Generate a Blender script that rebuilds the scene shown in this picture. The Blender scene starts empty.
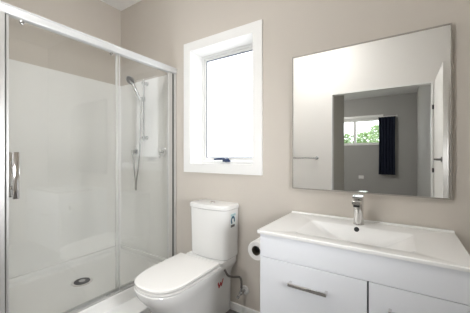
import bpy, bmesh, math, random
from math import sin, cos, pi, radians
from mathutils import Vector, Matrix
from mathutils.bvhtree import BVHTree

random.seed(7)
S = bpy.context.scene
C = S.collection

# ------------------------------------------------------------------ camera
EYE = 1.22
cd = bpy.data.cameras.new('camera')
cam = bpy.data.objects.new('camera', cd)
C.objects.link(cam)
cam.location = (0, 0, EYE)
cam.rotation_euler = (pi / 2, 0, radians(33.2))
cd.sensor_width = 36
cd.lens = 257 / 470 * 36
cd.shift_y = -0.0017
cd.clip_start = 0.02
S.camera = cam

# ------------------------------------------------------------------ world, exposure, light levels
W = bpy.data.worlds.new('world')
S.world = W
W.use_nodes = True
bg = W.node_tree.nodes['Background']
bg.inputs[0].default_value = (0.90, 0.95, 1.0, 1)
bg.inputs[1].default_value = 3.0
S.view_settings.view_transform = 'Standard'
S.view_settings.look = 'None'
S.view_settings.gamma = 1
S.view_settings.use_curve_mapping = False
S.view_settings.exposure = 0.97
PANE_LIGHT = 0.72         # daylight behind the frosted pane
CEIL_FILL_LIGHT = 17.0         # added bathroom ceiling light, out of view
SIDE_FILL_WATTS = 60.0    # added unseen spot lamp on the right wall
WALL_FILL_LIGHT = 25.0    # lamp on the wall left of the doorway, added out of view
BED_FILL_LIGHT = 42.0      # added bedroom ceiling light, hidden from the mirror
S.cycles.max_bounces = 10
S.cycles.diffuse_bounces = 6
S.cycles.glossy_bounces = 6
S.cycles.transparent_max_bounces = 16
S.cycles.use_denoising = True
S.cycles.sample_clamp_indirect = 6.0


# ------------------------------------------------------------------ materials
def mat(name, col, rough=0.5, metal=0.0, spec=0.5, noise=0.0, nscale=8.0, bump=0.0, bscale=200.0, emit=None, coat=0.0):
    m = bpy.data.materials.new(name)
    m.use_nodes = True
    nt = m.node_tree
    p = nt.nodes['Principled BSDF']
    p.inputs['Base Color'].default_value = (*col, 1)
    p.inputs['Roughness'].default_value = rough
    p.inputs['Metallic'].default_value = metal
    p.inputs['Specular IOR Level'].default_value = spec
    p.inputs['Coat Weight'].default_value = coat
    tc = nt.nodes.new('ShaderNodeTexCoord')
    if noise:
        n = nt.nodes.new('ShaderNodeTexNoise')
        n.inputs['Scale'].default_value = nscale
        n.inputs['Detail'].default_value = 4
        mx = nt.nodes.new('ShaderNodeMix')
        mx.data_type = 'RGBA'
        mx.inputs[6].default_value = (*[c * (1 - noise) for c in col], 1)
        mx.inputs[7].default_value = (*[min(1, c * (1 + noise)) for c in col], 1)
        nt.links.new(tc.outputs['Object'], n.inputs['Vector'])
        nt.links.new(n.outputs['Fac'], mx.inputs[0])
        nt.links.new(mx.outputs[2], p.inputs['Base Color'])
    if bump:
        n2 = nt.nodes.new('ShaderNodeTexNoise')
        n2.inputs['Scale'].default_value = bscale
        b = nt.nodes.new('ShaderNodeBump')
        b.inputs['Strength'].default_value = bump
        b.inputs['Distance'].default_value = 0.002
        nt.links.new(tc.outputs['Object'], n2.inputs['Vector'])
        nt.links.new(n2.outputs['Fac'], b.inputs['Height'])
        nt.links.new(b.outputs['Normal'], p.inputs['Normal'])
    if emit:
        p.inputs['Emission Color'].default_value = (*emit[0], 1)
        p.inputs['Emission Strength'].default_value = emit[1]
    return m


def glass_mat(name, tint, base=0.04):
    """thin clear glass: straight-through transmission plus Schlick reflection"""
    m = bpy.data.materials.new(name)
    m.use_nodes = True
    nt = m.node_tree
    nt.nodes.remove(nt.nodes['Principled BSDF'])
    out = nt.nodes['Material Output']
    tr = nt.nodes.new('ShaderNodeBsdfTransparent')
    tr.inputs[0].default_value = (*tint, 1)
    gl = nt.nodes.new('ShaderNodeBsdfGlossy')
    gl.inputs['Roughness'].default_value = 0.0
    ge = nt.nodes.new('ShaderNodeNewGeometry')
    dt = nt.nodes.new('ShaderNodeVectorMath'); dt.operation = 'DOT_PRODUCT'
    nt.links.new(ge.outputs['Normal'], dt.inputs[0])
    nt.links.new(ge.outputs['Incoming'], dt.inputs[1])
    def math_(op, a, b=None):
        n = nt.nodes.new('ShaderNodeMath'); n.operation = op
        for i, v in enumerate((a, b)):
            if v is None: continue
            if isinstance(v, (int, float)): n.inputs[i].default_value = v
            else: nt.links.new(v, n.inputs[i])
        return n.outputs[0]
    ab = math_('ABSOLUTE', dt.outputs['Value'])
    om = math_('SUBTRACT', 1.0, ab)
    pw = math_('POWER', om, 5.0)
    ml = math_('MULTIPLY', pw, 1 - base)
    fr = math_('ADD', ml, base)
    mx = nt.nodes.new('ShaderNodeMixShader')
    nt.links.new(fr, mx.inputs[0])
    nt.links.new(tr.outputs[0], mx.inputs[1])
    nt.links.new(gl.outputs[0], mx.inputs[2])
    nt.links.new(mx.outputs[0], out.inputs['Surface'])
    return m


def tile_mat(name, col, grout, size):
    m = mat(name, col, 0.45)
    nt = m.node_tree
    p = nt.nodes['Principled BSDF']
    tc = nt.nodes.new('ShaderNodeTexCoord')
    br = nt.nodes.new('ShaderNodeTexBrick')
    br.offset = 0.5
    br.inputs['Color1'].default_value = (*col, 1)
    br.inputs['Color2'].default_value = (*[c * 0.9 for c in col], 1)
    br.inputs['Mortar'].default_value = (*grout, 1)
    br.inputs['Scale'].default_value = 1
    br.inputs['Mortar Size'].default_value = 0.004
    br.inputs['Brick Width'].default_value = size * 2
    br.inputs['Row Height'].default_value = size
    nt.links.new(tc.outputs['Object'], br.inputs['Vector'])
    nt.links.new(br.outputs['Color'], p.inputs['Base Color'])
    return m


M = dict(
    wall=mat('beige_wall_paint', (0.62, 0.575, 0.52), 0.7, noise=0.015, nscale=3, bump=0.05),
    wallw=mat('white_wall_paint', (0.90, 0.885, 0.86), 0.7, noise=0.01, nscale=3, bump=0.04),
    bedwall=mat('grey_bedroom_paint', (0.42, 0.415, 0.40), 0.7, noise=0.02, nscale=3, bump=0.05),
    returnwall=mat('warm_grey_paint', (0.55, 0.53, 0.48), 0.6, noise=0.02),
    ceil=mat('ceiling_paint', (0.95, 0.95, 0.945), 0.8, noise=0.01, bump=0.03),
    trim=mat('white_gloss_trim', (0.90, 0.90, 0.89), 0.3, noise=0.008),
    floor=tile_mat('grey_floor_tile', (0.25, 0.24, 0.235), (0.36, 0.35, 0.34), 0.30),
    carpet=mat('bedroom_carpet', (0.28, 0.27, 0.26), 0.95, noise=0.15, nscale=90, bump=0.4, bscale=400),
    ceramic=mat('white_ceramic', (0.88, 0.88, 0.87), 0.08, coat=0.3, noise=0.004),
    seat=mat('white_seat_plastic', (0.90, 0.89, 0.87), 0.18, noise=0.004),
    basin=mat('basin_ceramic', (0.90, 0.90, 0.89), 0.09, coat=0.3, noise=0.004),
    cabinet=mat('white_cabinet_lacquer', (0.835, 0.855, 0.90), 0.22, noise=0.006),
    inner=mat('cabinet_edge_grey', (0.12, 0.125, 0.15), 0.6, noise=0.02),
    acrylic=mat('white_acrylic_liner', (0.92, 0.92, 0.905), 0.28, noise=0.006, nscale=2),
    tray=mat('white_acrylic_tray', (0.92, 0.918, 0.905), 0.22, noise=0.006),
    plinth=mat('white_plinth_panel', (0.80, 0.80, 0.79), 0.4, noise=0.008),
    alu=mat('bright_aluminium', (0.80, 0.80, 0.80), 0.32, 0.75, noise=0.01),
    header=mat('pale_satin_aluminium', (0.70, 0.71, 0.715), 0.35, 0.2, noise=0.01),
    track=mat('grey_anodised_track', (0.52, 0.52, 0.51), 0.4, 0.3, noise=0.01),
    satin=mat('white_satin_aluminium', (0.82, 0.82, 0.81), 0.35, 0.15, noise=0.01),
    chrome=mat('chrome', (0.78, 0.77, 0.76), 0.10, 1.0, noise=0.01),
    dchrome=mat('shower_chrome', (0.50, 0.50, 0.50), 0.22, 1.0, noise=0.02),
    hose=mat('braided_steel_hose', (0.16, 0.15, 0.14), 0.45, 0.6, noise=0.25, nscale=300),
    dark_gap=mat('dark_gap_strip', (0.13, 0.13, 0.12), 0.6, noise=0.03),
    black=mat('black_plastic', (0.02, 0.02, 0.022), 0.4, noise=0.03),
    navy=mat('navy_handle_plastic', (0.015, 0.035, 0.10), 0.35, noise=0.03),
    gasket=mat('window_gasket', (0.10, 0.13, 0.19), 0.6, noise=0.02),
    mirror=mat('mirror_silver', (0.90, 0.905, 0.90), 0.0, 1.0),
    mframe=mat('brushed_mirror_frame', (0.36, 0.335, 0.30), 0.45, 0.35, noise=0.02),
    pane=mat('frosted_pane', (0.9, 0.92, 0.95), 0.5, emit=((0.95, 0.975, 1.0), PANE_LIGHT), noise=0.004),
    fill=mat('ceiling_fill_diffuser', (0.9, 0.9, 0.88), 0.5, emit=((1.0, 0.985, 0.96), CEIL_FILL_LIGHT), noise=0.004),
    wallfill=mat('wall_fill_diffuser', (0.9, 0.9, 0.9), 0.5, emit=((0.93, 0.965, 1.0), WALL_FILL_LIGHT), noise=0.004),
    sidefill=mat('side_fill_lens', (0.9, 0.9, 0.9), 0.5, emit=((0.97, 0.985, 1.0), 1.0), noise=0.004),
    bedfill=mat('bedroom_fill_diffuser', (0.9, 0.9, 0.88), 0.5, emit=((1.0, 0.97, 0.92), BED_FILL_LIGHT), noise=0.004),
    paper=mat('toilet_paper', (0.87, 0.86, 0.84), 0.9, noise=0.02, nscale=60, bump=0.3),
    core=mat('cardboard_core', (0.10, 0.085, 0.065), 0.9, noise=0.1, nscale=40),
    red=mat('red_print', (0.45, 0.03, 0.025), 0.5, noise=0.02),
    blue=mat('blue_print', (0.03, 0.12, 0.20), 0.5, noise=0.02),
    teal=mat('pale_blue_print', (0.45, 0.62, 0.66), 0.5, noise=0.02),
    dgrey=mat('dark_grey_print', (0.14, 0.13, 0.125), 0.5, noise=0.02),
    label=mat('label_paper', (0.78, 0.84, 0.84), 0.5, noise=0.01),
    curtain=mat('navy_curtain_cloth', (0.012, 0.018, 0.040), 0.9, noise=0.2, nscale=30, bump=0.3),
    leaf=mat('shrub_leaf', (0.26, 0.36, 0.17), 0.6, noise=0.35, nscale=6),
    bark=mat('shrub_bark', (0.12, 0.09, 0.06), 0.9, noise=0.2),
    ground=mat('garden_ground', (0.25, 0.30, 0.16), 0.95, noise=0.2),
    glass=glass_mat('clear_shower_glass', (0.985, 0.99, 0.985), 0.07),
    wglass=glass_mat('clear_window_glass', (0.96, 0.97, 0.965)),
)


# ------------------------------------------------------------------ mesh helpers
def bm_new():
    return bmesh.new()


def add_box(bm, x0, x1, y0, y1, z0, z1, bevel=0.0, seg=2):
    r = bmesh.ops.create_cube(bm, size=1)
    vs = r['verts']
    for v in vs:
        v.co = Vector((x0 + (v.co.x + .5) * (x1 - x0), y0 + (v.co.y + .5) * (y1 - y0), z0 + (v.co.z + .5) * (z1 - z0)))
    if bevel:
        es = list({e for v in vs for e in v.link_edges})
        bmesh.ops.bevel(bm, geom=es, offset=bevel, segments=seg, profile=0.5, affect='EDGES')


def add_rings(bm, rings, cap0=True, cap1=True, closed=False):
    """loft through rings of equally many points"""
    vr = [[bm.verts.new(p) for p in r] for r in rings]
    n = len(vr[0])
    pairs = list(zip(vr, vr[1:]))
    if closed:
        pairs.append((vr[-1], vr[0]))
    for a, b in pairs:
        for i in range(n):
            bm.faces.new((a[i], a[(i + 1) % n], b[(i + 1) % n], b[i]))
    if not closed:
        if cap0: bm.faces.new(list(reversed(vr[0])))
        if cap1: bm.faces.new(vr[-1])


def add_tube(bm, pts, r, n=10, radii=None):
    pts = [Vector(p) for p in pts]
    rings = []
    up = None
    for i, p in enumerate(pts):
        a = pts[max(0, i - 1)]; b = pts[min(len(pts) - 1, i + 1)]
        t = (b - a).normalized()
        if up is None:
            up = Vector((0, 0, 1)) if abs(t.z) < .9 else Vector((1, 0, 0))
        s = t.cross(up).normalized()
        up = s.cross(t).normalized()
        rr = radii[i] if radii else r
        rings.append([p + s * rr * cos(2 * pi * k / n) + up * rr * sin(2 * pi * k / n) for k in range(n)])
    add_rings(bm, rings)


def add_lathe(bm, origin, axis, prof, n=28):
    """prof: list of (distance along axis, radius)"""
    o = Vector(origin); t = Vector(axis).normalized()
    u = t.orthogonal().normalized(); w = t.cross(u)
    rings = [[o + t * d + (u * cos(2 * pi * k / n) + w * sin(2 * pi * k / n)) * max(r, 1e-4) for k in range(n)] for d, r in prof]
    add_rings(bm, rings)


def spline(pts, k=8):
    pts = [Vector(p) for p in pts]
    out = []
    for i in range(len(pts) - 1):
        p0 = pts[max(0, i - 1)]; p1 = pts[i]; p2 = pts[i + 1]; p3 = pts[min(len(pts) - 1, i + 2)]
        for j in range(k):
            t = j / k
            out.append(0.5 * ((2 * p1) + (-p0 + p2) * t + (2 * p0 - 5 * p1 + 4 * p2 - p3) * t * t + (-p0 + 3 * p1 - 3 * p2 + p3) * t ** 3))
    out.append(pts[-1])
    return out


def rrect(x0, x1, y0, y1, z, r, k=6):
    """rounded rectangle, corners in order, 4*(k+1) points"""
    pts = []
    for cx, cy, a0 in ((x1 - r, y1 - r, 0), (x0 + r, y1 - r, pi / 2), (x0 + r, y0 + r, pi), (x1 - r, y0 + r, 1.5 * pi)):
        for i in range(k + 1):
            a = a0 + i / k * pi / 2
            pts.append(Vector((cx + r * cos(a), cy + r * sin(a), z)))
    return pts


def obj(name, bm, m, parent=None, smooth=True, angle=35):
    bmesh.ops.recalc_face_normals(bm, faces=bm.faces[:])
    me = bpy.data.meshes.new(name)
    bm.to_mesh(me)
    bm.free()
    if smooth:
        me.shade_smooth()
        me.set_sharp_from_angle(angle=radians(angle))
    o = bpy.data.objects.new(name, me)
    C.objects.link(o)
    me.materials.append(m)
    if parent:
        # every root here is an unrotated Empty at its thing's base; a parent part sits on the same root
        off = parent.matrix_basis.translation.copy()
        if parent.parent: off = off + parent.parent.matrix_basis.translation
        for v in me.vertices: v.co -= off
        o.parent = parent
    return o


def thing(name, loc, label, cat, group=None):
    o = bpy.data.objects.new(name, None)
    o.empty_display_size = 0.05
    C.objects.link(o)
    o.location = loc
    o['label'] = label
    o['category'] = cat
    if group: o['group'] = group
    return o


def tag(o, label, cat, group=None):
    o['label'] = label; o['category'] = cat
    if group: o['group'] = group
    return o


def struct(name, bm, m, label=None, cat=None, parent=None, smooth=False):
    o = obj(name, bm, m, parent, smooth)
    if parent is None:
        o['kind'] = 'structure'
        if label: tag(o, label, cat)
    return o


def sthing(name, loc, label, cat):
    o = thing(name, loc, label, cat)
    o['kind'] = 'structure'
    return o


def part(name, m, parent, build, smooth=True, angle=35):
    bm = bm_new()
    build(bm)
    return obj(name, bm, m, parent, smooth, angle)


# ================================================================== room shell
YB = 1.70          # wall with the window and the mirror
XL = -2.628        # shower's long wall
YE = 0.44          # shower's end wall
YF = -0.44         # wall with the doorway, behind the camera
XR = 0.95          # right wall
CZ = 2.83
XS = -1.773        # shower screen plane
BX0, BX1, BYF = -3.1, 0.293, -4.64    # bedroom
DX0, DX1, DZ = -0.856, 0.296, 2.095   # doorway
# openings
wx0, wx1, wz0, wz1 = -1.588, -0.932, 1.140, 2.155
vx0, vx1, vz0, vz1 = -2.05, -0.50, 1.545, 2.285

bm = bm_new(); add_box(bm, -1.75, XR, YF - 0.1, YB, -0.05, 0)
add_box(bm, XL, -1.75, YE, YB, -0.05, 0)
struct('floor', bm, M['floor'], 'grey tiled bathroom floor', 'floor')
bm = bm_new(); add_box(bm, BX0, BX1, BYF, YF - 0.1, -0.05, 0)
struct('floor', bm, M['carpet'], 'grey carpeted bedroom floor beyond the doorway', 'floor')
bm = bm_new(); add_box(bm, -3.3, XR + .1, YF - 0.1, YB + .2, CZ, CZ + 0.1)
struct('ceiling', bm, M['ceil'], 'white bathroom ceiling', 'ceiling')
bm = bm_new(); add_box(bm, -3.3, XR + .1, BYF - .2, YF - 0.1, CZ, CZ + 0.1)
struct('ceiling', bm, M['ceil'], 'white bedroom ceiling seen in the mirror', 'ceiling')


def wall_with_hole(bm, x0, x1, y0, y1, z0, z1, hx0, hx1, hz0, hz1):
    add_box(bm, x0, hx0, y0, y1, z0, z1)
    add_box(bm, hx1, x1, y0, y1, z0, z1)
    if hz0 > z0: add_box(bm, hx0, hx1, y0, y1, z0, hz0)
    add_box(bm, hx0, hx1, y0, y1, hz1, z1)


bm = bm_new(); wall_with_hole(bm, XL - .1, XR + .1, YB, YB + .2, 0, CZ, wx0, wx1, wz0, wz1)
struct('wall_back', bm, M['wall'], 'beige wall with the window and the mirror', 'wall')
bm = bm_new(); add_box(bm, XL - .1, XL, YE, YB, 0, CZ)
struct('wall_left', bm, M['wall'], 'beige wall along the shower', 'wall')
bm = bm_new(); add_box(bm, XL - .1, -1.75, YE - .1, YE, 0, CZ); add_box(bm, -1.85, -1.75, YF, YE - .1, 0, CZ)
struct('wall_end', bm, M['wall'], 'beige wall at the near end of the shower', 'wall')
bm = bm_new(); add_box(bm, XR, XR + .1, YF, YB, 0, CZ)
struct('wall_right', bm, M['wall'], 'beige wall on the right side', 'wall')
bm = bm_new(); wall_with_hole(bm, BX0 - .1, XR + .1, YF - .1, YF, 0, CZ, DX0, DX1, 0, DZ)
struct('wall_front', bm, M['wallw'], 'pale wall around the doorway, seen in the mirror', 'wall')
bm = bm_new(); add_box(bm, DX0 - .1, DX0, -1.40, YF - .1, 0, CZ)
struct('wall_return', bm, M['returnwall'], 'short warm grey wall inside the doorway, seen in the mirror', 'wall')
bm = bm_new(); wall_with_hole(bm, BX0 - .1, BX1 + .1, BYF - .15, BYF, 0, CZ, vx0, vx1, vz0, vz1)
struct('wall_bedroom_back', bm, M['bedwall'], 'grey bedroom wall with the far window, seen in the mirror', 'wall')
bm = bm_new(); add_box(bm, BX1, BX1 + .1, BYF, YF - .1, 0, CZ)
struct('wall_bedroom_side', bm, M['bedwall'], 'grey bedroom wall right of the curtain, seen in the mirror', 'wall')
bm = bm_new(); add_box(bm, BX0 - .1, BX0, BYF, YF - .1, 0, CZ)
struct('wall_bedroom_left', bm, M['bedwall'], 'grey bedroom wall out of sight on the left', 'wall')

# skirting boards
bm = bm_new(); add_box(bm, -1.550, XR, YB - .014, YB, 0, 0.062, 0.004, 1)
struct('baseboard_back', bm, M['trim'], 'low white skirting board behind the toilet', 'skirting')
bm = bm_new(); add_box(bm, -1.75, -1.736, YF + .016, YE - .02, 0, 0.062, 0.004, 1)
struct('baseboard_left', bm, M['trim'], 'low white skirting board in front of the shower end wall', 'skirting')
bm = bm_new(); add_box(bm, BX0, BX1, BYF, BYF + .014, 0, 0.09, 0.004, 1)
struct('baseboard_bedroom', bm, M['trim'], 'white skirting board under the bedroom window', 'skirting')
bm = bm_new(); add_box(bm, -1.75, DX0 - .06, YF, YF + .014, 0, 0.062, 0.004, 1)
struct('baseboard_front', bm, M['trim'], 'low white skirting board under the towel rail', 'skirting')

# door lining
bm = bm_new()
add_box(bm, DX0, DX0 + .018, YF - .1, YF + .008, 0, DZ - .018)
add_box(bm, DX1 - .018, DX1, YF - .1, YF + .008, 0, DZ - .018)
add_box(bm, DX0, DX1, YF - .1, YF + .008, DZ - .018, DZ)
struct('trim_1', bm, M['trim'], 'white lining of the doorway, seen in the mirror', 'door frame')

# ---------------- window_1
w = sthing('window_1', ((wx0 + wx1) / 2, YB, wz0), 'white framed frosted window between shower and mirror', 'window')
ax0, ax1, az0, az1 = -1.653, -0.867, 1.075, 2.220


def frame_ring(bm, x0, x1, z0, z1, hx0, hx1, hz0, hz1, y0, y1, bevel=0.0):
    add_box(bm, x0, hx0, y0, y1, z0, z1, bevel, 1)
    add_box(bm, hx1, x1, y0, y1, z0, z1, bevel, 1)
    add_box(bm, hx0, hx1, y0, y1, z0, hz0, bevel, 1)
    add_box(bm, hx0, hx1, y0, y1, hz1, z1, bevel, 1)


part('architrave', M['trim'], w, lambda b: frame_ring(b, ax0, ax1, az0, az1, wx0 + .012, wx1 - .012, wz0 + .012, wz1 - .012, YB - .018, YB), False)
part('reveal', M['trim'], w, lambda b: frame_ring(b, wx0, wx1, wz0, wz1, wx0 + .012, wx1 - .012, wz0 + .012, wz1 - .012, YB, YB + .18), False)
fx0, fx1, fz0, fz1 = wx0 + .012, wx1 - .012, wz0 + .012, wz1 - .012
part('frame', M['satin'], w, lambda b: frame_ring(b, fx0, fx1, fz0, fz1, fx0 + .022, fx1 - .022, fz0 + .022, fz1 - .022, YB + .145, YB + .18), False)
sash = part('sash', M['satin'], w, lambda b: frame_ring(b, fx0 + .024, fx1 - .024, fz0 + .024, fz1 - .024, fx0 + .046, fx1 - .046, fz0 + .05, fz1 - .046, YB + .152, YB + .18), False)
part('gasket', M['gasket'], sash, lambda b: frame_ring(b, fx0 + .040, fx1 - .040, fz0 + .046, fz1 - .040, fx0 + .054, fx1 - .054, fz0 + .055, fz1 - .054, YB + .155, YB + .165), False)
pn = part('pane', M['pane'], sash, lambda b: add_box(b, fx0 + .047, fx1 - .047, fz0 * 0 + YB + .160, YB + .168, fz0 + .05, fz1 - .047), False)
pn['label'] = 'frosted pane'


def winder(b):
    k = .052
    add_box(b, -1.375 + k, -1.305 + k, YB + .118, YB + .146, fz0 + .014, fz0 + .030, .004, 2)
    add_tube(b, spline([(-1.335 + k, YB + .128, fz0 + .030), (-1.36 + k, YB + .11, fz0 + .040), (-1.40 + k, YB + .10, fz0 + .040), (-1.445 + k, YB + .098, fz0 + .036)]), .009, 8)
    add_lathe(b, (-1.33 + k, YB + .130, fz0 + .018), (0, -.3, 1), [(0, .020), (.022, .020), (.028, .012)], 16)


wd = part('winder_handle', M['navy'], w, winder)
wd['label'] = 'navy winder handle'

# ---------------- window_2 in the bedroom
w2 = sthing('window_2', ((vx0 + vx1) / 2, BYF, vz0), 'wide low bedroom window with white frame, seen in the mirror', 'window')
part('frame', M['trim'], w2, lambda b: (frame_ring(b, vx0 - .05, vx1 + .05, vz0 - .03, vz1 + .05, vx0 + .035, vx1 - .035, vz0 + .035, vz1 - .10, BYF - .10, BYF + .02),
                                        add_box(b, -1.19, -1.125, BYF - .09, BYF - .02, vz0 + .035, vz1 - .10)), False)
part('pane', M['wglass'], w2, lambda b: add_box(b, vx0 + .035, vx1 - .035, BYF - .062, BYF - .056, vz0 + .035, vz1 - .10), False)

# ---------------- door_1, folded open into the bathroom
d = sthing('door_1', (DX1, YF, 0), 'white door standing open with chrome lever, seen in the mirror', 'door')
part('leaf', M['wallw'], d, lambda b: add_box(b, .302, .340, YF + .012, YF + .812, .008, DZ - .02, .002, 1))


def lever(b):
    hy, hz = YF + .752, 1.185
    add_lathe(b, (.302, hy, hz), (-1, 0, 0), [(0, .026), (.008, .026), (.010, .012), (.045, .010)], 20)
    add_tube(b, [(.258, hy + .01, hz), (.256, hy - .04, hz), (.258, hy - .125, hz)], .009, 10)


part('lever_handle', M['dchrome'], d, lever)
for hz in (1.79, 1.05, 0.25):
    part('hinge', M['black'], d, lambda b, hz=hz: add_tube(b, [(DX1 - .004, YF + .016, hz - .025), (DX1 - .004, YF + .016, hz + .025)], .009, 10))

# ================================================================== shower
ty0, ty1 = YE + .004, YB - .004
tx0, tx1 = XL + .004, -1.752

# wall liner (one L-shaped glossy acrylic sheet with cove)
bm = bm_new()
LT = 1.990
prof = [(XL + .001, ty0), (XL + .001, YB - .001), (-1.80, YB - .001), (-1.80, YB - .008)]
cx, cy, rr = XL + .008 + .03, YB - .008 - .03, .03
prof += [(cx + rr * cos(a), cy + rr * sin(a)) for a in [pi / 2 + i / 6 * pi / 2 for i in range(7)]]
prof += [(XL + .008, ty0)]
add_rings(bm, [[Vector((x, y, z)) for x, y in prof] for z in (.236, LT)])
o = obj('shower_wall_liner', bm, M['acrylic'])
tag(o, 'glossy white acrylic liner covering the shower walls to just under the header', 'shower wall')
o['kind'] = 'structure'

# tray
tr = thing('shower_tray', ((tx0 + tx1) / 2, (ty0 + ty1) / 2, 0), 'white raised shower tray with a round chrome drain', 'shower tray')
ZT, ZF = .204, .172
dxc, dyc = -2.235, 1.092


def tray(b):
    rings = [rrect(tx0, tx1, ty0, ty1, .118, .006), rrect(tx0, tx1, ty0, ty1, ZT - .006, .006),
             rrect(tx0 + .005, tx1 - .005, ty0 + .005, ty1 - .005, ZT, .006),
             rrect(tx0 + .03, tx1 - .060, ty0 + .03, ty1 - .03, ZT, .02),
             rrect(tx0 + .045, tx1 - .085, ty0 + .045, ty1 - .045, ZF + .008, .04),
             rrect(tx0 + .07, tx1 - .115, ty0 + .07, ty1 - .07, ZF, .06)]
    vr = [[b.verts.new(p) for p in r] for r in rings]
    n = len(vr[0])
    for a, c in zip(vr, vr[1:]):
        for i in range(n):
            b.faces.new((a[i], a[(i + 1) % n], c[(i + 1) % n], c[i]))
    b.faces.new(vr[-1])
    b.faces.new(list(reversed(vr[0])))


part('basin', M['tray'], tr, tray, True, 25)


def upstand(b):
    # tiling flange along the two walls
    add_box(b, tx0, tx0 + .026, ty0, ty1, ZT - .01, .242, .006, 2)
    add_box(b, tx0 + .026, -1.80, ty1 - .026, ty1, ZT - .01, .242, .006, 2)


part('upstand', M['tray'], tr, upstand)
part('plinth', M['plinth'], tr, lambda b: add_box(b, tx0 + .004, -1.555, ty0, ty1 - .012, .0, .1175, .004, 1), False)
dr = part('drain', M['chrome'], tr, lambda b: add_lathe(b, (dxc, dyc, ZF), (0, 0, 1), [(0, .080), (.004, .078), (.006, .070), (.0045, .062), (.0045, .001)], 36))
part('grate', M['black'], dr, lambda b: add_lathe(b, (dxc, dyc, ZF + .0045), (0, 0, 1), [(0, .060), (.003, .058), (.003, .030), (.002, .02)], 30))
part('cap', M['dchrome'], dr, lambda b: add_lathe(b, (dxc, dyc, ZF + .006), (0, 0, 1), [(0, .026), (.004, .025), (.005, .018), (.005, .001)], 24))

# screen
HZ = 2.026
sc = thing('shower_screen', (XS, (ty0 + ty1) / 2, ZT), 'framed clear glass shower screen with sliding door and long handle', 'shower screen')


def header(b):
    add_box(b, XS - .024, XS + .022, ty0, ty1, HZ - .052, HZ, .005, 2)
    add_box(b, XS + .012, XS + .0255, ty0, ty1, HZ - .012, HZ - .001, .003, 1)


part('header_rail', M['header'], sc, header)


def track(b):
    add_box(b, XS - .034, XS + .014, ty0, ty1, ZT, ZT + .015, .003, 1)
    add_box(b, XS - .022, XS - .010, ty0, ty1, ZT + .014, ZT + .030, .002, 1)


part('bottom_track', M['track'], sc, track)
part('wall_jamb', M['alu'], sc, lambda b: add_box(b, XS - .024, XS + .022, ty0, .468, ZT + .012, HZ - .05, .002, 1))
part('wall_jamb', M['alu'], sc, lambda b: add_box(b, XS - .024, XS + .014, 1.672, ty1, ZT + .012, HZ - .05, .002, 1))
part('dark_gap', M['dark_gap'], sc, lambda b: add_box(b, XS - .010, XS + .008, .4685, .4755, ZT + .03, HZ - .052), False)
part('dark_gap', M['dark_gap'], sc, lambda b: add_box(b, XS - .014, XS + .006, 1.657, 1.671, ZT + .03, HZ - .052), False)  # dark strip stands in for the shadow gap beside the wall jamb
fp = part('fixed_panel', M['glass'], sc, lambda b: add_box(b, XS - .018, XS - .012, 1.122, 1.62, ZT + .031, HZ - .051), False)
part('leading_stile', M['satin'], fp, lambda b: add_box(b, XS - .021, XS - .006, 1.112, 1.123, ZT + .031, HZ - .051, .002, 1))
part('wall_stile', M['alu'], fp, lambda b: add_box(b, XS - .022, XS + .004, 1.612, 1.656, ZT + .031, HZ - .051, .002, 1))
sd = part('sliding_door', M['glass'], sc, lambda b: add_box(b, XS + .004, XS + .010, .480, 1.130, ZT + .016, HZ - .056), False)
part('door_stile', M['alu'], sd, lambda b: add_box(b, XS + .001, XS + .013, .4765, .487, ZT + .016, HZ - .053, .001, 1))
part('door_edge_strip', M['alu'], sd, lambda b: add_box(b, XS + .002, XS + .012, 1.126, 1.130, ZT + .016, HZ - .053), False)


def pull(b):
    for sx, xa, xb in ((1, XS + .042, XS + .056), (-1, XS - .048, XS - .040)):
        add_box(b, xa, xb, .492, .520, .990, 1.240, .003, 2)
    for z in (1.045, 1.180):
        add_lathe(b, (XS - .042, .506, z), (1, 0, 0), [(0, .007), (.045, .007), (.045, .011), (.058, .011), (.058, .007), (.088, .007)], 16)


part('handle', M['chrome'], sd, pull)['label'] = 'flat chrome bar handle'
for ry in (.545, 1.065):
    part('roller', M['dchrome'], sd, lambda b, ry=ry: add_lathe(b, (XS - .003, ry, HZ - .070), (1, 0, 0), [(0, .006), (.008, .011), (.018, .011), (.020, .007)], 18))
part('guide', M['dchrome'], sd, lambda b: add_box(b, XS + .001, XS + .013, 1.03, 1.06, ZT + .0125, ZT + .022, .002, 1))

# shower rail + hand shower + outlet + mixer
rxx, ryy = -2.172, 1.650
YW = YB - .008
rl = thing('shower_rail', (rxx, YW, 1.40), 'slim vertical chrome shower rail on the white liner', 'shower rail')
part('rail', M['dchrome'], rl, lambda b: add_tube(b, [(rxx, ryy, 1.37), (rxx, ryy, 2.00 - .02)], .009, 12))
for z in (1.40, 1.945):
    part('wall_bracket', M['dchrome'], rl, lambda b, z=z: add_lathe(b, (rxx, YW, z), (0, -1, 0), [(0, .020), (.008, .020), (.012, .014), (.055, .014), (.058, .010)], 18))
part('slider', M['dchrome'], rl, lambda b: (add_lathe(b, (rxx, ryy, 1.765), (0, 0, 1), [(0, .018), (.04, .018)], 16),
                                            add_box(b, rxx - .012, rxx + .012, ryy - .045, ryy - .012, 1.772, 1.800, .004, 1)))

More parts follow.
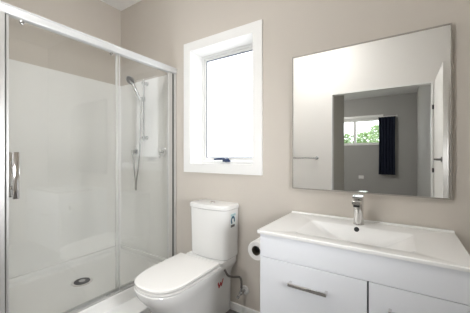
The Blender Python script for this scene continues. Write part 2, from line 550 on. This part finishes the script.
hs = thing('hand_shower', (rxx, ryy - .03, 1.77), 'round chrome hand shower head held on the rail with a long hanging hose', 'hand shower')
h0 = Vector((rxx + .004, ryy - .032, 1.755)); h1 = Vector((rxx - .008, 1.512, 1.945))
part('grip', M['dchrome'], hs, lambda b: add_tube(b, [h0, h0.lerp(h1, .25), h0.lerp(h1, .7), h1], .011, 12, [.009, .0125, .012, .016]))
hd = Vector((.12, -.75, -.65)).normalized()
part('spray_head', M['dchrome'], hs, lambda b: add_lathe(b, h1 - hd * .014, hd, [(0, .012), (.006, .036), (.018, .046), (.026, .046)], 30))
part('spray_face', M['dgrey'], hs, lambda b: add_lathe(b, h1 + hd * .012, hd, [(0, .041), (.002, .040), (.003, .001)], 30))
ex, ez = -2.345, 1.262
hose_pts = spline([h0, (rxx + .002, ryy - .030, 1.68), (rxx - .018, 1.625, 1.40), (rxx - .050, 1.635, 1.18), (-2.272, 1.640, .965), (-2.279, 1.642, .885),
                   (-2.288, 1.644, .868), (-2.297, 1.646, .885), (-2.300, 1.648, .965), (-2.325, 1.648, 1.12), (ex, 1.648, 1.225), (ex, 1.648, ez - .012)], 8)
part('hose', M['dchrome'], hs, lambda b: add_tube(b, hose_pts, .0075, 8))

ol = thing('shower_outlet', (ex, YW, ez), 'small round chrome hose outlet left of the hand shower hose', 'shower outlet')
part('rose', M['dchrome'], ol, lambda b: add_lathe(b, (ex, YW, ez), (0, -1, 0), [(0, .030), (.006, .030), (.010, .024), (.011, .015), (.05, .014), (.055, .008)], 24))
part('elbow', M['dchrome'], ol, lambda b: add_tube(b, [(ex, 1.648, ez), (ex, 1.648, ez - .03)], .011, 12))

mxx = -1.935
mx = thing('shower_mixer', (mxx, YW, 1.262), 'round chrome shower mixer right of the rail', 'shower mixer')
part('cover_plate', M['alu'], mx, lambda b: add_lathe(b, (mxx, YW, 1.262), (0, -1, 0), [(0, .045), (.004, .045), (.008, .041), (.010, .020), (.040, .019), (.044, .014)], 32))
part('lever', M['dchrome'], mx, lambda b: add_tube(b, [(mxx, YW - .035, 1.262), (mxx + .012, YW - .05, 1.245), (mxx + .020, YW - .06, 1.205)], .007, 10))

# ================================================================== toilet
TX = -1.272
tl = thing('toilet', (TX, 1.35, 0), 'white back to wall toilet with a square cistern', 'toilet')


def d_outline(wb, wf, yb, yf, z, n=56, p=2.5):
    """D-shaped outline: flat back at yb, sides running wb -> wf, blunt rounded front at yf"""
    pts = []
    ys = yf + wf * 1.15            # where the front curve begins
    ns = 8
    for i in range(ns):
        t = i / ns
        pts.append(Vector((TX + wb + (wf - wb) * t, yb + (ys - yb) * t, z)))
    nf = n - 2 * ns
    for i in range(nf + 1):
        a = pi * i / nf
        ca, sa = cos(a), sin(a)
        x = wf * math.copysign(abs(ca) ** (2 / p), ca)
        y = ys - (ys - yf) * abs(sa) ** (2 / p)
        pts.append(Vector((TX + x, y, z)))
    for i in range(1, ns):
        t = 1 - i / ns
        pts.append(Vector((TX - (wb + (wf - wb) * t), yb + (ys - yb) * t, z)))
    pts.append(Vector((TX - wb, yb, z)))
    return pts


def pan(b):
    secs = [(0, .118, .118, 1.14), (.012, .120, .122, 1.135), (.12, .120, .128, 1.115), (.22, .121, .140, 1.07), (.285, .122, .154, 1.03),
            (.330, .135, .168, .990), (.365, .158, .177, .966), (.392, .174, .1805, .957), (.404, .176, .181, .955), (.408, .172, .177, .960)]
    add_rings(b, [d_outline(wb, wf, YB - .006, yf, z) for z, wb, wf, yf in secs])
    # deck the cistern stands on
    add_rings(b, [rrect(TX - .176, TX + .176, 1.505, YB - .006, .40, .012), rrect(TX - .180, TX + .180, 1.498, YB - .006, .438, .012),
                  rrect(TX - .178, TX + .178, 1.500, YB - .008, .442, .012)])


bmp = bm_new(); pan(bmp)
bmesh.ops.recalc_face_normals(bmp, faces=bmp.faces[:])
pan_bvh = BVHTree.FromBMesh(bmp)
obj('pan', bmp, M['ceramic'], tl)


def seat_slab(b, z0, z1, grow, yf, tilt=0.0):
    def o_(g, z):
        r = d_outline(.188 + g, .1835 + g, 1.452 + g * .5, yf - g, z)
        for p in r: p.z += tilt * (p.y - yf)
        return r
    add_rings(b, [o_(-.006, z0), o_(0, z0 + .004), o_(0, z1 - .005), o_(-.005, z1 - .001), o_(-.012, z1)])


part('seat', M['seat'], tl, lambda b: seat_slab(b, .4095, .424, -.006, .961, .012))
part('lid', M['seat'], tl, lambda b: seat_slab(b, .4300, .449, 0, .957, .032))
for s in (-1, 1):
    part('hinge', M['chrome'], tl, lambda b, s=s: add_tube(b, [(TX + s * .06 - .02, 1.462, .438), (TX + s * .06 + .02, 1.462, .438)], .008, 12))

CXc, cw = -1.260, .182


def cist_outline(g, z, wtop=0.0):
    """cistern plan: flat back, gently bowed front with round corners"""
    w = cw + g + wtop
    yb, yf = YB - .008, 1.505 - g
    pts = [Vector((CXc + w, yb, z)), Vector((CXc + w, yb - .04, z)), Vector((CXc + w, yb - .09, z))]
    r = .045
    ys = yf + .018 + r
    for i in range(9):
        a = i / 8 * pi / 2 * .86
        pts.append(Vector((CXc + w - r + r * cos(a), ys - r * sin(a), z)))
    xa = pts[-1].x - CXc; ya = pts[-1].y
    for i in range(1, 12):
        x = xa * (1 - 2 * i / 12)
        pts.append(Vector((CXc + x, ya - (ya - yf) * (1 - (x / xa) ** 2), z)))
    for i in range(9):
        a = (8 - i) / 8 * pi / 2 * .86
        pts.append(Vector((CXc - w + r - r * cos(a), ys - r * sin(a), z)))
    pts += [Vector((CXc - w, yb - .09, z)), Vector((CXc - w, yb - .04, z)), Vector((CXc - w, yb, z))]
    return pts


ct = part('cistern', M['ceramic'], tl, lambda b: add_rings(b, [cist_outline(-.012, .444), cist_outline(-.006, .450), cist_outline(-.004, .60), cist_outline(0, .812)]))
cl = part('cistern_lid', M['ceramic'], tl, lambda b: add_rings(b, [cist_outline(.000, .8135), cist_outline(.006, .817), cist_outline(.007, .838), cist_outline(.002, .848), cist_outline(-.010, .851)]))
fb = part('flush_button', M['chrome'], tl, lambda b: add_lathe(b, (CXc, 1.60, .849), (0, 0, 1), [(0, .024), (.005, .024), (.007, .021), (.0065, .001)], 30))
part('half_flush_button', M['dchrome'], fb, lambda b: add_rings(b, [[Vector((CXc + .017 * cos(a), 1.60 + .017 * sin(a), z)) for a in [pi * i / 12 for i in range(13)]] for z in (.8555, .858)]))

# water rating sticker on the cistern's side
sx = CXc + cw - .0004
lb = part('rating_label', M['label'], tl, lambda b: add_box(b, sx - .002, sx + .0015, 1.585, 1.655, .680, .785), False)
lb['label'] = 'pale blue and grey paper sticker'


def arc(b):
    # bold ring segment of the rating dial
    cy, cz = 1.617, .732
    n = 20
    pin, pout = [], []
    for i in range(n + 1):
        a = radians(-60) + radians(270) * i / n
        for lst, r in ((pin, .013), (pout, .027)):
            lst.append((cy - r * cos(a), cz + r * 1.2 * sin(a)))
    for i in range(n):
        q = [pin[i], pin[i + 1], pout[i + 1], pout[i]]
        add_rings(b, [[Vector((sx + dx, y, z)) for y, z in q] for dx in (.001, .0024)])


part('dial', M['blue'], lb, arc, False)
part('bar', M['dgrey'], lb, lambda b: add_box(b, sx, sx + .0024, 1.588, 1.640, .682, .700), False)
part('band', M['teal'], lb, lambda b: add_box(b, sx, sx + .0022, 1.590, 1.652, .764, .780), False)

# red W mark on the pan's side
hit, nor, _, _ = pan_bvh.ray_cast(Vector((0, 1.545, .264)), Vector((-1, 0, 0)))
wc = hit
pts2 = [(-.032, .018), (-.014, -.021), (.002, .009), (.015, -.019), (.034, .024)]


def on_pan(y, z):
    h = pan_bvh.ray_cast(Vector((0, wc.y + y, wc.z + z)), Vector((-1, 0, 0)))[0]
    return h


def wmark(b):
    hw = .0065
    for (ya, za), (yb_, zb) in zip(pts2, pts2[1:]):
        dv = Vector((yb_ - ya, zb - za)).normalized()
        nn = Vector((-dv.y, dv.x)) * hw
        a = Vector((ya, za)) - dv * .003; c = Vector((yb_, zb)) + dv * .003
        n = 6
        rs = []
        for k in range(n + 1):
            m_ = a.lerp(c, k / n)
            p, q = on_pan(*(m_ + nn)), on_pan(*(m_ - nn))
            rs.append([p + Vector((.0015, 0, 0)), q + Vector((.0015, 0, 0)), q - Vector((.001, 0, 0)), p - Vector((.001, 0, 0))])
        add_rings(b, rs)


part('certification_mark', M['red'], tl, wmark, False)['label'] = 'red W shaped mark'

# stop valve and supply hose
vxp, vzp = -1.020, .187
sv = thing('stop_valve', (vxp, YB, vzp), 'small chrome stop valve with white wall rose right of the toilet', 'valve')
part('wall_rose', M['trim'], sv, lambda b: add_lathe(b, (vxp, YB, vzp), (0, -1, 0), [(0, .034), (.004, .034), (.010, .028), (.011, .012)], 28))
part('body', M['dchrome'], sv, lambda b: (add_lathe(b, (vxp, YB - .010, vzp), (0, -1, 0), [(0, .011), (.03, .011), (.031, .015), (.055, .015), (.058, .012)], 16),
                                          add_tube(b, [(vxp, YB - .053, vzp), (vxp, YB - .053, vzp + .042)], .010, 12)))
part('tap_handle', M['dchrome'], sv, lambda b: (add_tube(b, [(vxp, YB - .055, vzp), (vxp - .010, YB - .078, vzp - .02)], .007, 10),
                                                add_box(b, vxp - .024, vxp - .002, YB - .092, YB - .070, vzp - .034, vzp - .016, .004, 1)))
bm = bm_new()
add_tube(bm, spline([(vxp, YB - .053, vzp + .042), (vxp, YB - .053, vzp + .090), (vxp - .012, YB - .058, vzp + .116), (vxp - .045, YB - .085, vzp + .122),
                     (TX + .188, 1.568, vzp + .143), (TX + .172, 1.548, vzp + .183), (TX + .160, 1.542, vzp + .206)], 8), .0085, 8)
tag(obj('supply_hose', bm, M['hose']), 'dark braided water hose from the stop valve to the toilet', 'hose')

# ================================================================== vanity
VX0, VX1, VY0, VY1 = -.626, .205, 1.198, YB - .003
VZ0, VZ1 = .24, .815
vc = thing('vanity_cabinet', ((VX0 + VX1) / 2, (VY0 + VY1) / 2, VZ0), 'white lacquered wall hung vanity cabinet with two drawers under the basin', 'vanity cabinet')


def carcass(b):
    t = .016
    add_box(b, VX0, VX0 + t, VY0 + .002, VY1, VZ0, VZ1)
    add_box(b, VX1 - t, VX1, VY0 + .002, VY1, VZ0, VZ1)
    add_box(b, VX0 + t, VX1 - t, VY0 + .02, VY1, VZ0, VZ0 + t)
    add_box(b, VX0 + t, VX1 - t, VY1 - t, VY1, VZ0 + t, VZ1)


part('carcass', M['cabinet'], vc, carcass, False)
part('top_panel', M['cabinet'], vc, lambda b: add_box(b, VX0 + .0005, VX1 - .0005, VY0 - .002, VY0 + .016, .6985, VZ1, .001, 1))
part('divider', M['inner'], vc, lambda b: (add_box(b, -.140, -.106, VY0 + .022, VY0 + .06, VZ0 + .016, .69),
                                           add_box(b, VX0 + .016, VX1 - .016, VY0 + .018, VY0 + .05, .688, .7)), False)
GX = -.123


def pull_handle(b, xa, xb, z):
    y0 = VY0 - .002
    for x in (xa + .006, xb - .006):
        add_box(b, x - .006, x + .006, y0 - .026, y0, z - .006, z + .006, .0015, 1)
    add_box(b, xa, xb, y0 - .034, y0 - .024, z - .0085, z + .0085, .002, 2)


for x0, x1, hx0, hx1 in ((VX0 + .0005, GX - .0035, -.463, -.283), (GX + .0035, VX1 - .0005, -.049, .131)):
    f = part('drawer', M['cabinet'], vc, lambda b: add_box(b, x0, x1, VY0 - .002, VY0 + .016, VZ0, .6955, .001, 1))
    part('handle', M['chrome'], f, lambda b: pull_handle(b, hx0, hx1, .605))['label'] = 'chrome bar handle'

# basin top
bt = thing('vanity_basin', (-.21, 1.44, VZ1), 'white ceramic vanity top with a moulded rectangular basin', 'basin')
OX0, OX1, OY0, OY1, OZ = -.640, .219, 1.184, YB - .002, .833


def basin(b):
    k = 5
    rings = [rrect(OX0 + .012, OX1 - .012, OY0 + .012, OY1 - .004, VZ1 + .0005, .006, k),
             rrect(OX0 + .001, OX1 - .001, OY0 + .001, OY1, VZ1 + .002, .006, k),
             rrect(OX0, OX1, OY0, OY1, OZ - .004, .006, k),
             rrect(OX0 + .003, OX1 - .003, OY0 + .003, OY1 - .003, OZ, .005, k),
             rrect(-.466, .046, 1.252, 1.548, OZ, .022, k),
             rrect(-.460, .040, 1.258, 1.543, OZ - .003, .024, k),
             rrect(-.415, -.005, 1.292, 1.532, OZ - .030, .03, k),
             rrect(-.350, -.070, 1.325, 1.520, OZ - .066, .035, k),
             rrect(-.305, -.115, 1.345, 1.505, OZ - .078, .04, k),
             # underside
             rrect(-.310, -.110, 1.335, 1.510, OZ - .090, .04, k),
             rrect(-.430, .010, 1.275, 1.545, OZ - .046, .03, k),
             rrect(-.475, .055, 1.240, 1.556, VZ1 + .0005, .022, k)]
    vr = [[b.verts.new(p) for p in r] for r in rings]
    n = len(vr[0])
    for j in list(range(0, 8)) + [9, 10]:
        a, c = vr[j], vr[j + 1]
        for i in range(n):
            b.faces.new((a[i], a[(i + 1) % n], c[(i + 1) % n], c[i]))
    b.faces.new(vr[8]); b.faces.new(list(reversed(vr[9])))
    for i in range(n):
        b.faces.new((vr[11][i], vr[11][(i + 1) % n], vr[0][(i + 1) % n], vr[0][i]))
    # low back ledge
    add_box(b, OX0 + .002, OX1 - .002, OY1 - .020, OY1, OZ - .004, OZ + .010, .005, 3)


part('basin', M['basin'], bt, basin, True, 40)
part('overflow', M['black'], bt, lambda b: add_lathe(b, (-.213, 1.5395, OZ - .016), (0, -1, .35), [(0, .013), (.003, .013), (.004, .001)], 24))
part('waste', M['chrome'], bt, lambda b: add_lathe(b, (-.21, 1.425, OZ - .078), (0, 0, 1), [(0, .030), (.004, .029), (.006, .02), (.006, .001)], 28))

# tap
TXp, TYp = -.2115, 1.600
tp = thing('basin_tap', (TXp, TYp, OZ), 'chrome single lever basin tap behind the basin', 'tap')
part('body', M['chrome'], tp, lambda b: add_lathe(b, (TXp, TYp, OZ), (0, 0, 1), [(0, .029), (.004, .029), (.006, .0265), (.120, .0260), (.144, .0255), (.146, .0235), (.147, .021), (.149, .021), (.150, .0235), (.152, .022)], 28))


def spout(b):
    rs = []
    for y, z, w, h in ((TYp - .010, .966, .0225, .012), (TYp - .06, .966, .0225, .0115), (TYp - .092, .965, .0215, .011), (TYp - .097, .965, .0195, .009)):
        rs.append([Vector((TXp + sx_ * w, y, z + sz * h)) for sx_, sz in ((1, .7), (.8, 1), (-.8, 1), (-1, .7), (-1, -.7), (-.8, -1), (.8, -1), (1, -.7))])
    add_rings(b, rs)


spt = part('spout', M['chrome'], tp, spout)
part('aerator', M['black'], spt, lambda b: add_lathe(b, (TXp, TYp - .078, .9545), (0, -.1, -1), [(0, .0165), (.012, .0155), (.012, .001)], 18))
part('lever', M['chrome'], tp, lambda b: add_rings(b, [[Vector((TXp + w * s_, y, z + dz)) for s_, dz in ((1, .002), (.92, 0), (-.92, 0), (-1, .002), (-1, .010), (-.92, .012), (.92, .012), (1, .010))]
                                                       for y, z, w in ((TYp + .026, .985, .026), (TYp, .984, .027), (TYp - .040, .9835, .026), (TYp - .055, .9835, .024))]))

# toilet roll and holder on the cabinet's side
RX, RZ, RY0, RY1 = -.690, .687, 1.268, 1.368
trl = thing('toilet_roll', (RX, RY0, RZ), 'white toilet paper roll on the left side of the vanity', 'toilet roll')


def roll(b):
    n = 40
    pr = [(RY0 + .003, .0265), (RY0, .0285), (RY0, .050), (RY0 + .003, .053), (RY1 - .003, .053), (RY1, .050), (RY1, .0285), (RY1 - .003, .0265)]
    add_rings(b, [[Vector((RX + r * cos(2 * pi * i / n), y, RZ + r * sin(2 * pi * i / n))) for i in range(n)] for y, r in pr], closed=True)


part('paper', M['paper'], trl, roll)
part('core', M['core'], trl, lambda b: add_rings(b, [[Vector((RX + r * cos(2 * pi * i / 28), y, RZ + r * sin(2 * pi * i / 28))) for i in range(28)]
                                                    for y, r in ((RY0 + .001, .0263), (RY1 - .001, .0263), (RY1 - .001, .0245), (RY0 + .001, .0245))], closed=True))
th = thing('toilet_roll_holder', (VX0, RY1 + .03, RZ), 'dark bar holder inside the toilet roll on the vanity side', 'toilet roll holder')
part('bar', M['black'], th, lambda b: add_tube(b, [(RX, RY0 + .02, RZ + .0123), (RX, RY1 + .022, RZ + .0123)], .012, 24))
part('stop_collar', M['chrome'], th, lambda b: add_lathe(b, (RX, RY1 + .0004, RZ + .004), (0, 1, 0), [(0, .036), (.005, .036), (.008, .020), (.022, .014)], 28))
part('bracket', M['chrome'], th, lambda b: (add_tube(b, [(RX, RY1 + .022, RZ + .0123), (VX0 - .005, RY1 + .022, RZ + .0123)], .007, 12),
                                            add_lathe(b, (VX0, RY1 + .022, RZ + .0123), (-1, 0, 0), [(0, .02), (.006, .02), (.008, .012)], 20)))

# ================================================================== mirror
MX0, MX1, MZ0, MZ1 = -.632, .206, .998, 1.888
mi = thing('wall_mirror', ((MX0 + MX1) / 2, YB, MZ0), 'large rectangular mirror with a thin metal frame above the vanity', 'mirror')
part('glass', M['mirror'], mi, lambda b: add_box(b, MX0 + .006, MX1 - .006, YB - .020, YB - .016, MZ0 + .006, MZ1 - .006), False)
part('backing', M['inner'], mi, lambda b: add_box(b, MX0 + .004, MX1 - .004, YB - .0155, YB, MZ0 + .004, MZ1 - .004), False)
part('frame', M['mframe'], mi, lambda b: frame_ring(b, MX0, MX1, MZ0, MZ1, MX0 + .006, MX1 - .006, MZ0 + .006, MZ1 - .006, YB - .024, YB), False)

# ================================================================== seen only in the mirror
tr_ = thing('towel_rail', (-1.34, YF, 1.187), 'slim dark chrome towel rail on the pale wall, reflected in the mirror', 'towel rail')
part('rail', M['dchrome'], tr_, lambda b: add_tube(b, [(-1.64, YF + .06, 1.187), (-1.04, YF + .06, 1.187)], .009, 12))
for x in (-1.62, -1.055):
    part('post', M['dchrome'], tr_, lambda b, x=x: add_lathe(b, (x, YF, 1.187), (0, 1, 0), [(0, .024), (.008, .024), (.010, .011), (.072, .011)], 18))

so = thing('wall_socket', (-.99, BYF, .62), 'white power socket on the grey bedroom wall, reflected in the mirror', 'socket')
part('plate', M['trim'], so, lambda b: add_box(b, -1.055, -.925, BYF, BYF + .010, .575, .665, .003, 1))
for x in (-1.02, -.96):
    part('switch', M['satin'], so, lambda b, x=x: add_box(b, x - .012, x + .012, BYF + .009, BYF + .014, .635, .652, .002, 1))

bm = bm_new()
n = 70
front, back = [], []
for i in range(n + 1):
    t = i / n
    x = -.555 + t * .385
    dy = .030 * sin(t * 2 * pi * 5.5) + .008 * sin(t * 23)
    front.append((x, BYF + .09 + dy)); back.append((x, BYF + .078 + dy))
loop = front + back[::-1]
rings = []
for z, s in ((.72, 1.0), (1.2, .97), (1.75, .96), (2.19, 1.0), (2.25, 1.02)):
    cxm = -.3625
    rings.append([Vector((cxm + (x - cxm) * s, y, z)) for x, y in loop])
add_rings(bm, rings)
tag(obj('curtain', bm, M['curtain']), 'dark navy curtain hanging beside the bedroom window, reflected in the mirror', 'curtain')
cr = thing('curtain_rod', (-1.2, BYF, 2.262), 'thin white curtain rod above the bedroom window, reflected in the mirror', 'curtain rod')
part('rod', M['trim'], cr, lambda b: add_tube(b, [(-2.35, BYF + .085, 2.268), (-.12, BYF + .085, 2.268)], .010, 12))
for x in (-2.30, -.14):
    part('bracket', M['trim'], cr, lambda b, x=x: (add_tube(b, [(x, BYF, 2.268), (x, BYF + .085, 2.268)], .008, 10), add_box(b, x - .015, x + .015, BYF, BYF + .006, 2.235, 2.30)))

# ---------------- added lights, all out of view, to even out the brightness
def ceiling_fill(x, y, r, m, label):
    t = thing('ceiling_fill', (x, y, CZ), label, 'ceiling light')
    part('base', M['trim'], t, lambda b: add_lathe(b, (x, y, CZ), (0, 0, -1), [(0, r + .02), (.03, r + .02), (.034, r + .005)], 40))
    part('diffuser', m, t, lambda b: add_lathe(b, (x, y, CZ - .03), (0, 0, -1), [(0, r), (.05, r * .99), (.09, r * .88), (.115, r * .6), (.122, .01)], 40))


ceiling_fill(-1.0, .25, .17, M['fill'], 'added unseen round white dome ceiling light in front of the toilet')
ceiling_fill(-1.7, -2.7, .17, M['bedfill'], 'added unseen round white flush ceiling light of the bedroom')

def add_wall_fill(p, axis, r, m, label):
    t = thing('wall_fill', p, label, 'wall lamp')
    part('back_plate', M['chrome'], t, lambda b: add_lathe(b, p, axis, [(0, .07), (.012, .07), (.018, .025), (.06, .025)], 32))
    part('shade', M['trim'], t, lambda b: add_lathe(b, p, axis, [(.05, .04), (.06, r * .55), (.12, r + .01), (.15, r + .012), (.15, r + .004), (.125, r), (.07, r * .55), (.062, .04)], 40))
    part('diffuser', m, t, lambda b: add_lathe(b, p, axis, [(.120, r * .9), (.134, r * .97), (.140, r * .9), (.144, .01)], 40))


add_wall_fill((-1.58, YF, 1.35), (0, 1, 0), .13, M['wallfill'], 'added unseen white dish wall lamp left of the towel rail')
add_wall_fill((XR, .50, 1.20), (-1, 0, 0), .16, M['sidefill'], 'added unseen white dish wall lamp on the right wall')
ld = bpy.data.lights.new('side_fill_beam', 'SPOT')  # added spot that brightens the shower from the unseen right wall
ld.energy = SIDE_FILL_WATTS
ld.color = (0.97, 0.985, 1.0)
ld.spot_size = radians(78)
ld.spot_blend = 0.7
ld.shadow_soft_size = 0.24
lo = bpy.data.objects.new('side_fill_beam', ld)
C.objects.link(lo)
lo.location = (XR - .16, .50, 1.20)
lo.rotation_euler = Vector((-3.2, .60, .0)).to_track_quat('-Z', 'Y').to_euler()

# ---------------- outside the bedroom window
bm = bm_new(); add_box(bm, -14, 8, -18, BYF - .16, -.25, -.2)
struct('ground', bm, M['ground'], 'garden ground outside the bedroom window', 'ground')


def shrub(x, y, h, r, label):
    t = thing('garden_shrub', (x, y, -.2), label, 'shrub')
    part('stem', M['bark'], t, lambda b: add_tube(b, [(x, y, -.2), (x + .05, y, h * .4), (x, y + .03, h * .75)], .05, 8, [.06, .045, .025]))

    def leaves(b):
        for _ in range(1500):
            a = random.uniform(0, 2 * pi); zz = random.uniform(.12, 1)
            rad = r * math.sqrt(random.random()) * (1 - .55 * abs(zz - .45))
            c = Vector((x + rad * cos(a), y + rad * sin(a), zz * h + random.uniform(-.05, .05)))
            u = Vector((random.uniform(-1, 1), random.uniform(-1, 1), random.uniform(-1, 1))).normalized()
            v = u.orthogonal().normalized()
            L, wd_ = random.uniform(.09, .16), random.uniform(.03, .05)
            b.faces.new([b.verts.new(p) for p in (c - u * L * .5, c + v * wd_, c + u * L * .5, c - v * wd_)])
    part('foliage', M['leaf'], t, leaves, False)


shrub(-2.15, -8.2, 2.15, .50, 'pale green shrub outside the bedroom window, left of the mullion')
shrub(-1.55, -9.4, 2.25, .50, 'pale green shrub outside the bedroom window, right of the mullion')
shrub(-.80, -8.2, 2.40, .50, 'pale green shrub outside the bedroom window, beside the curtain')
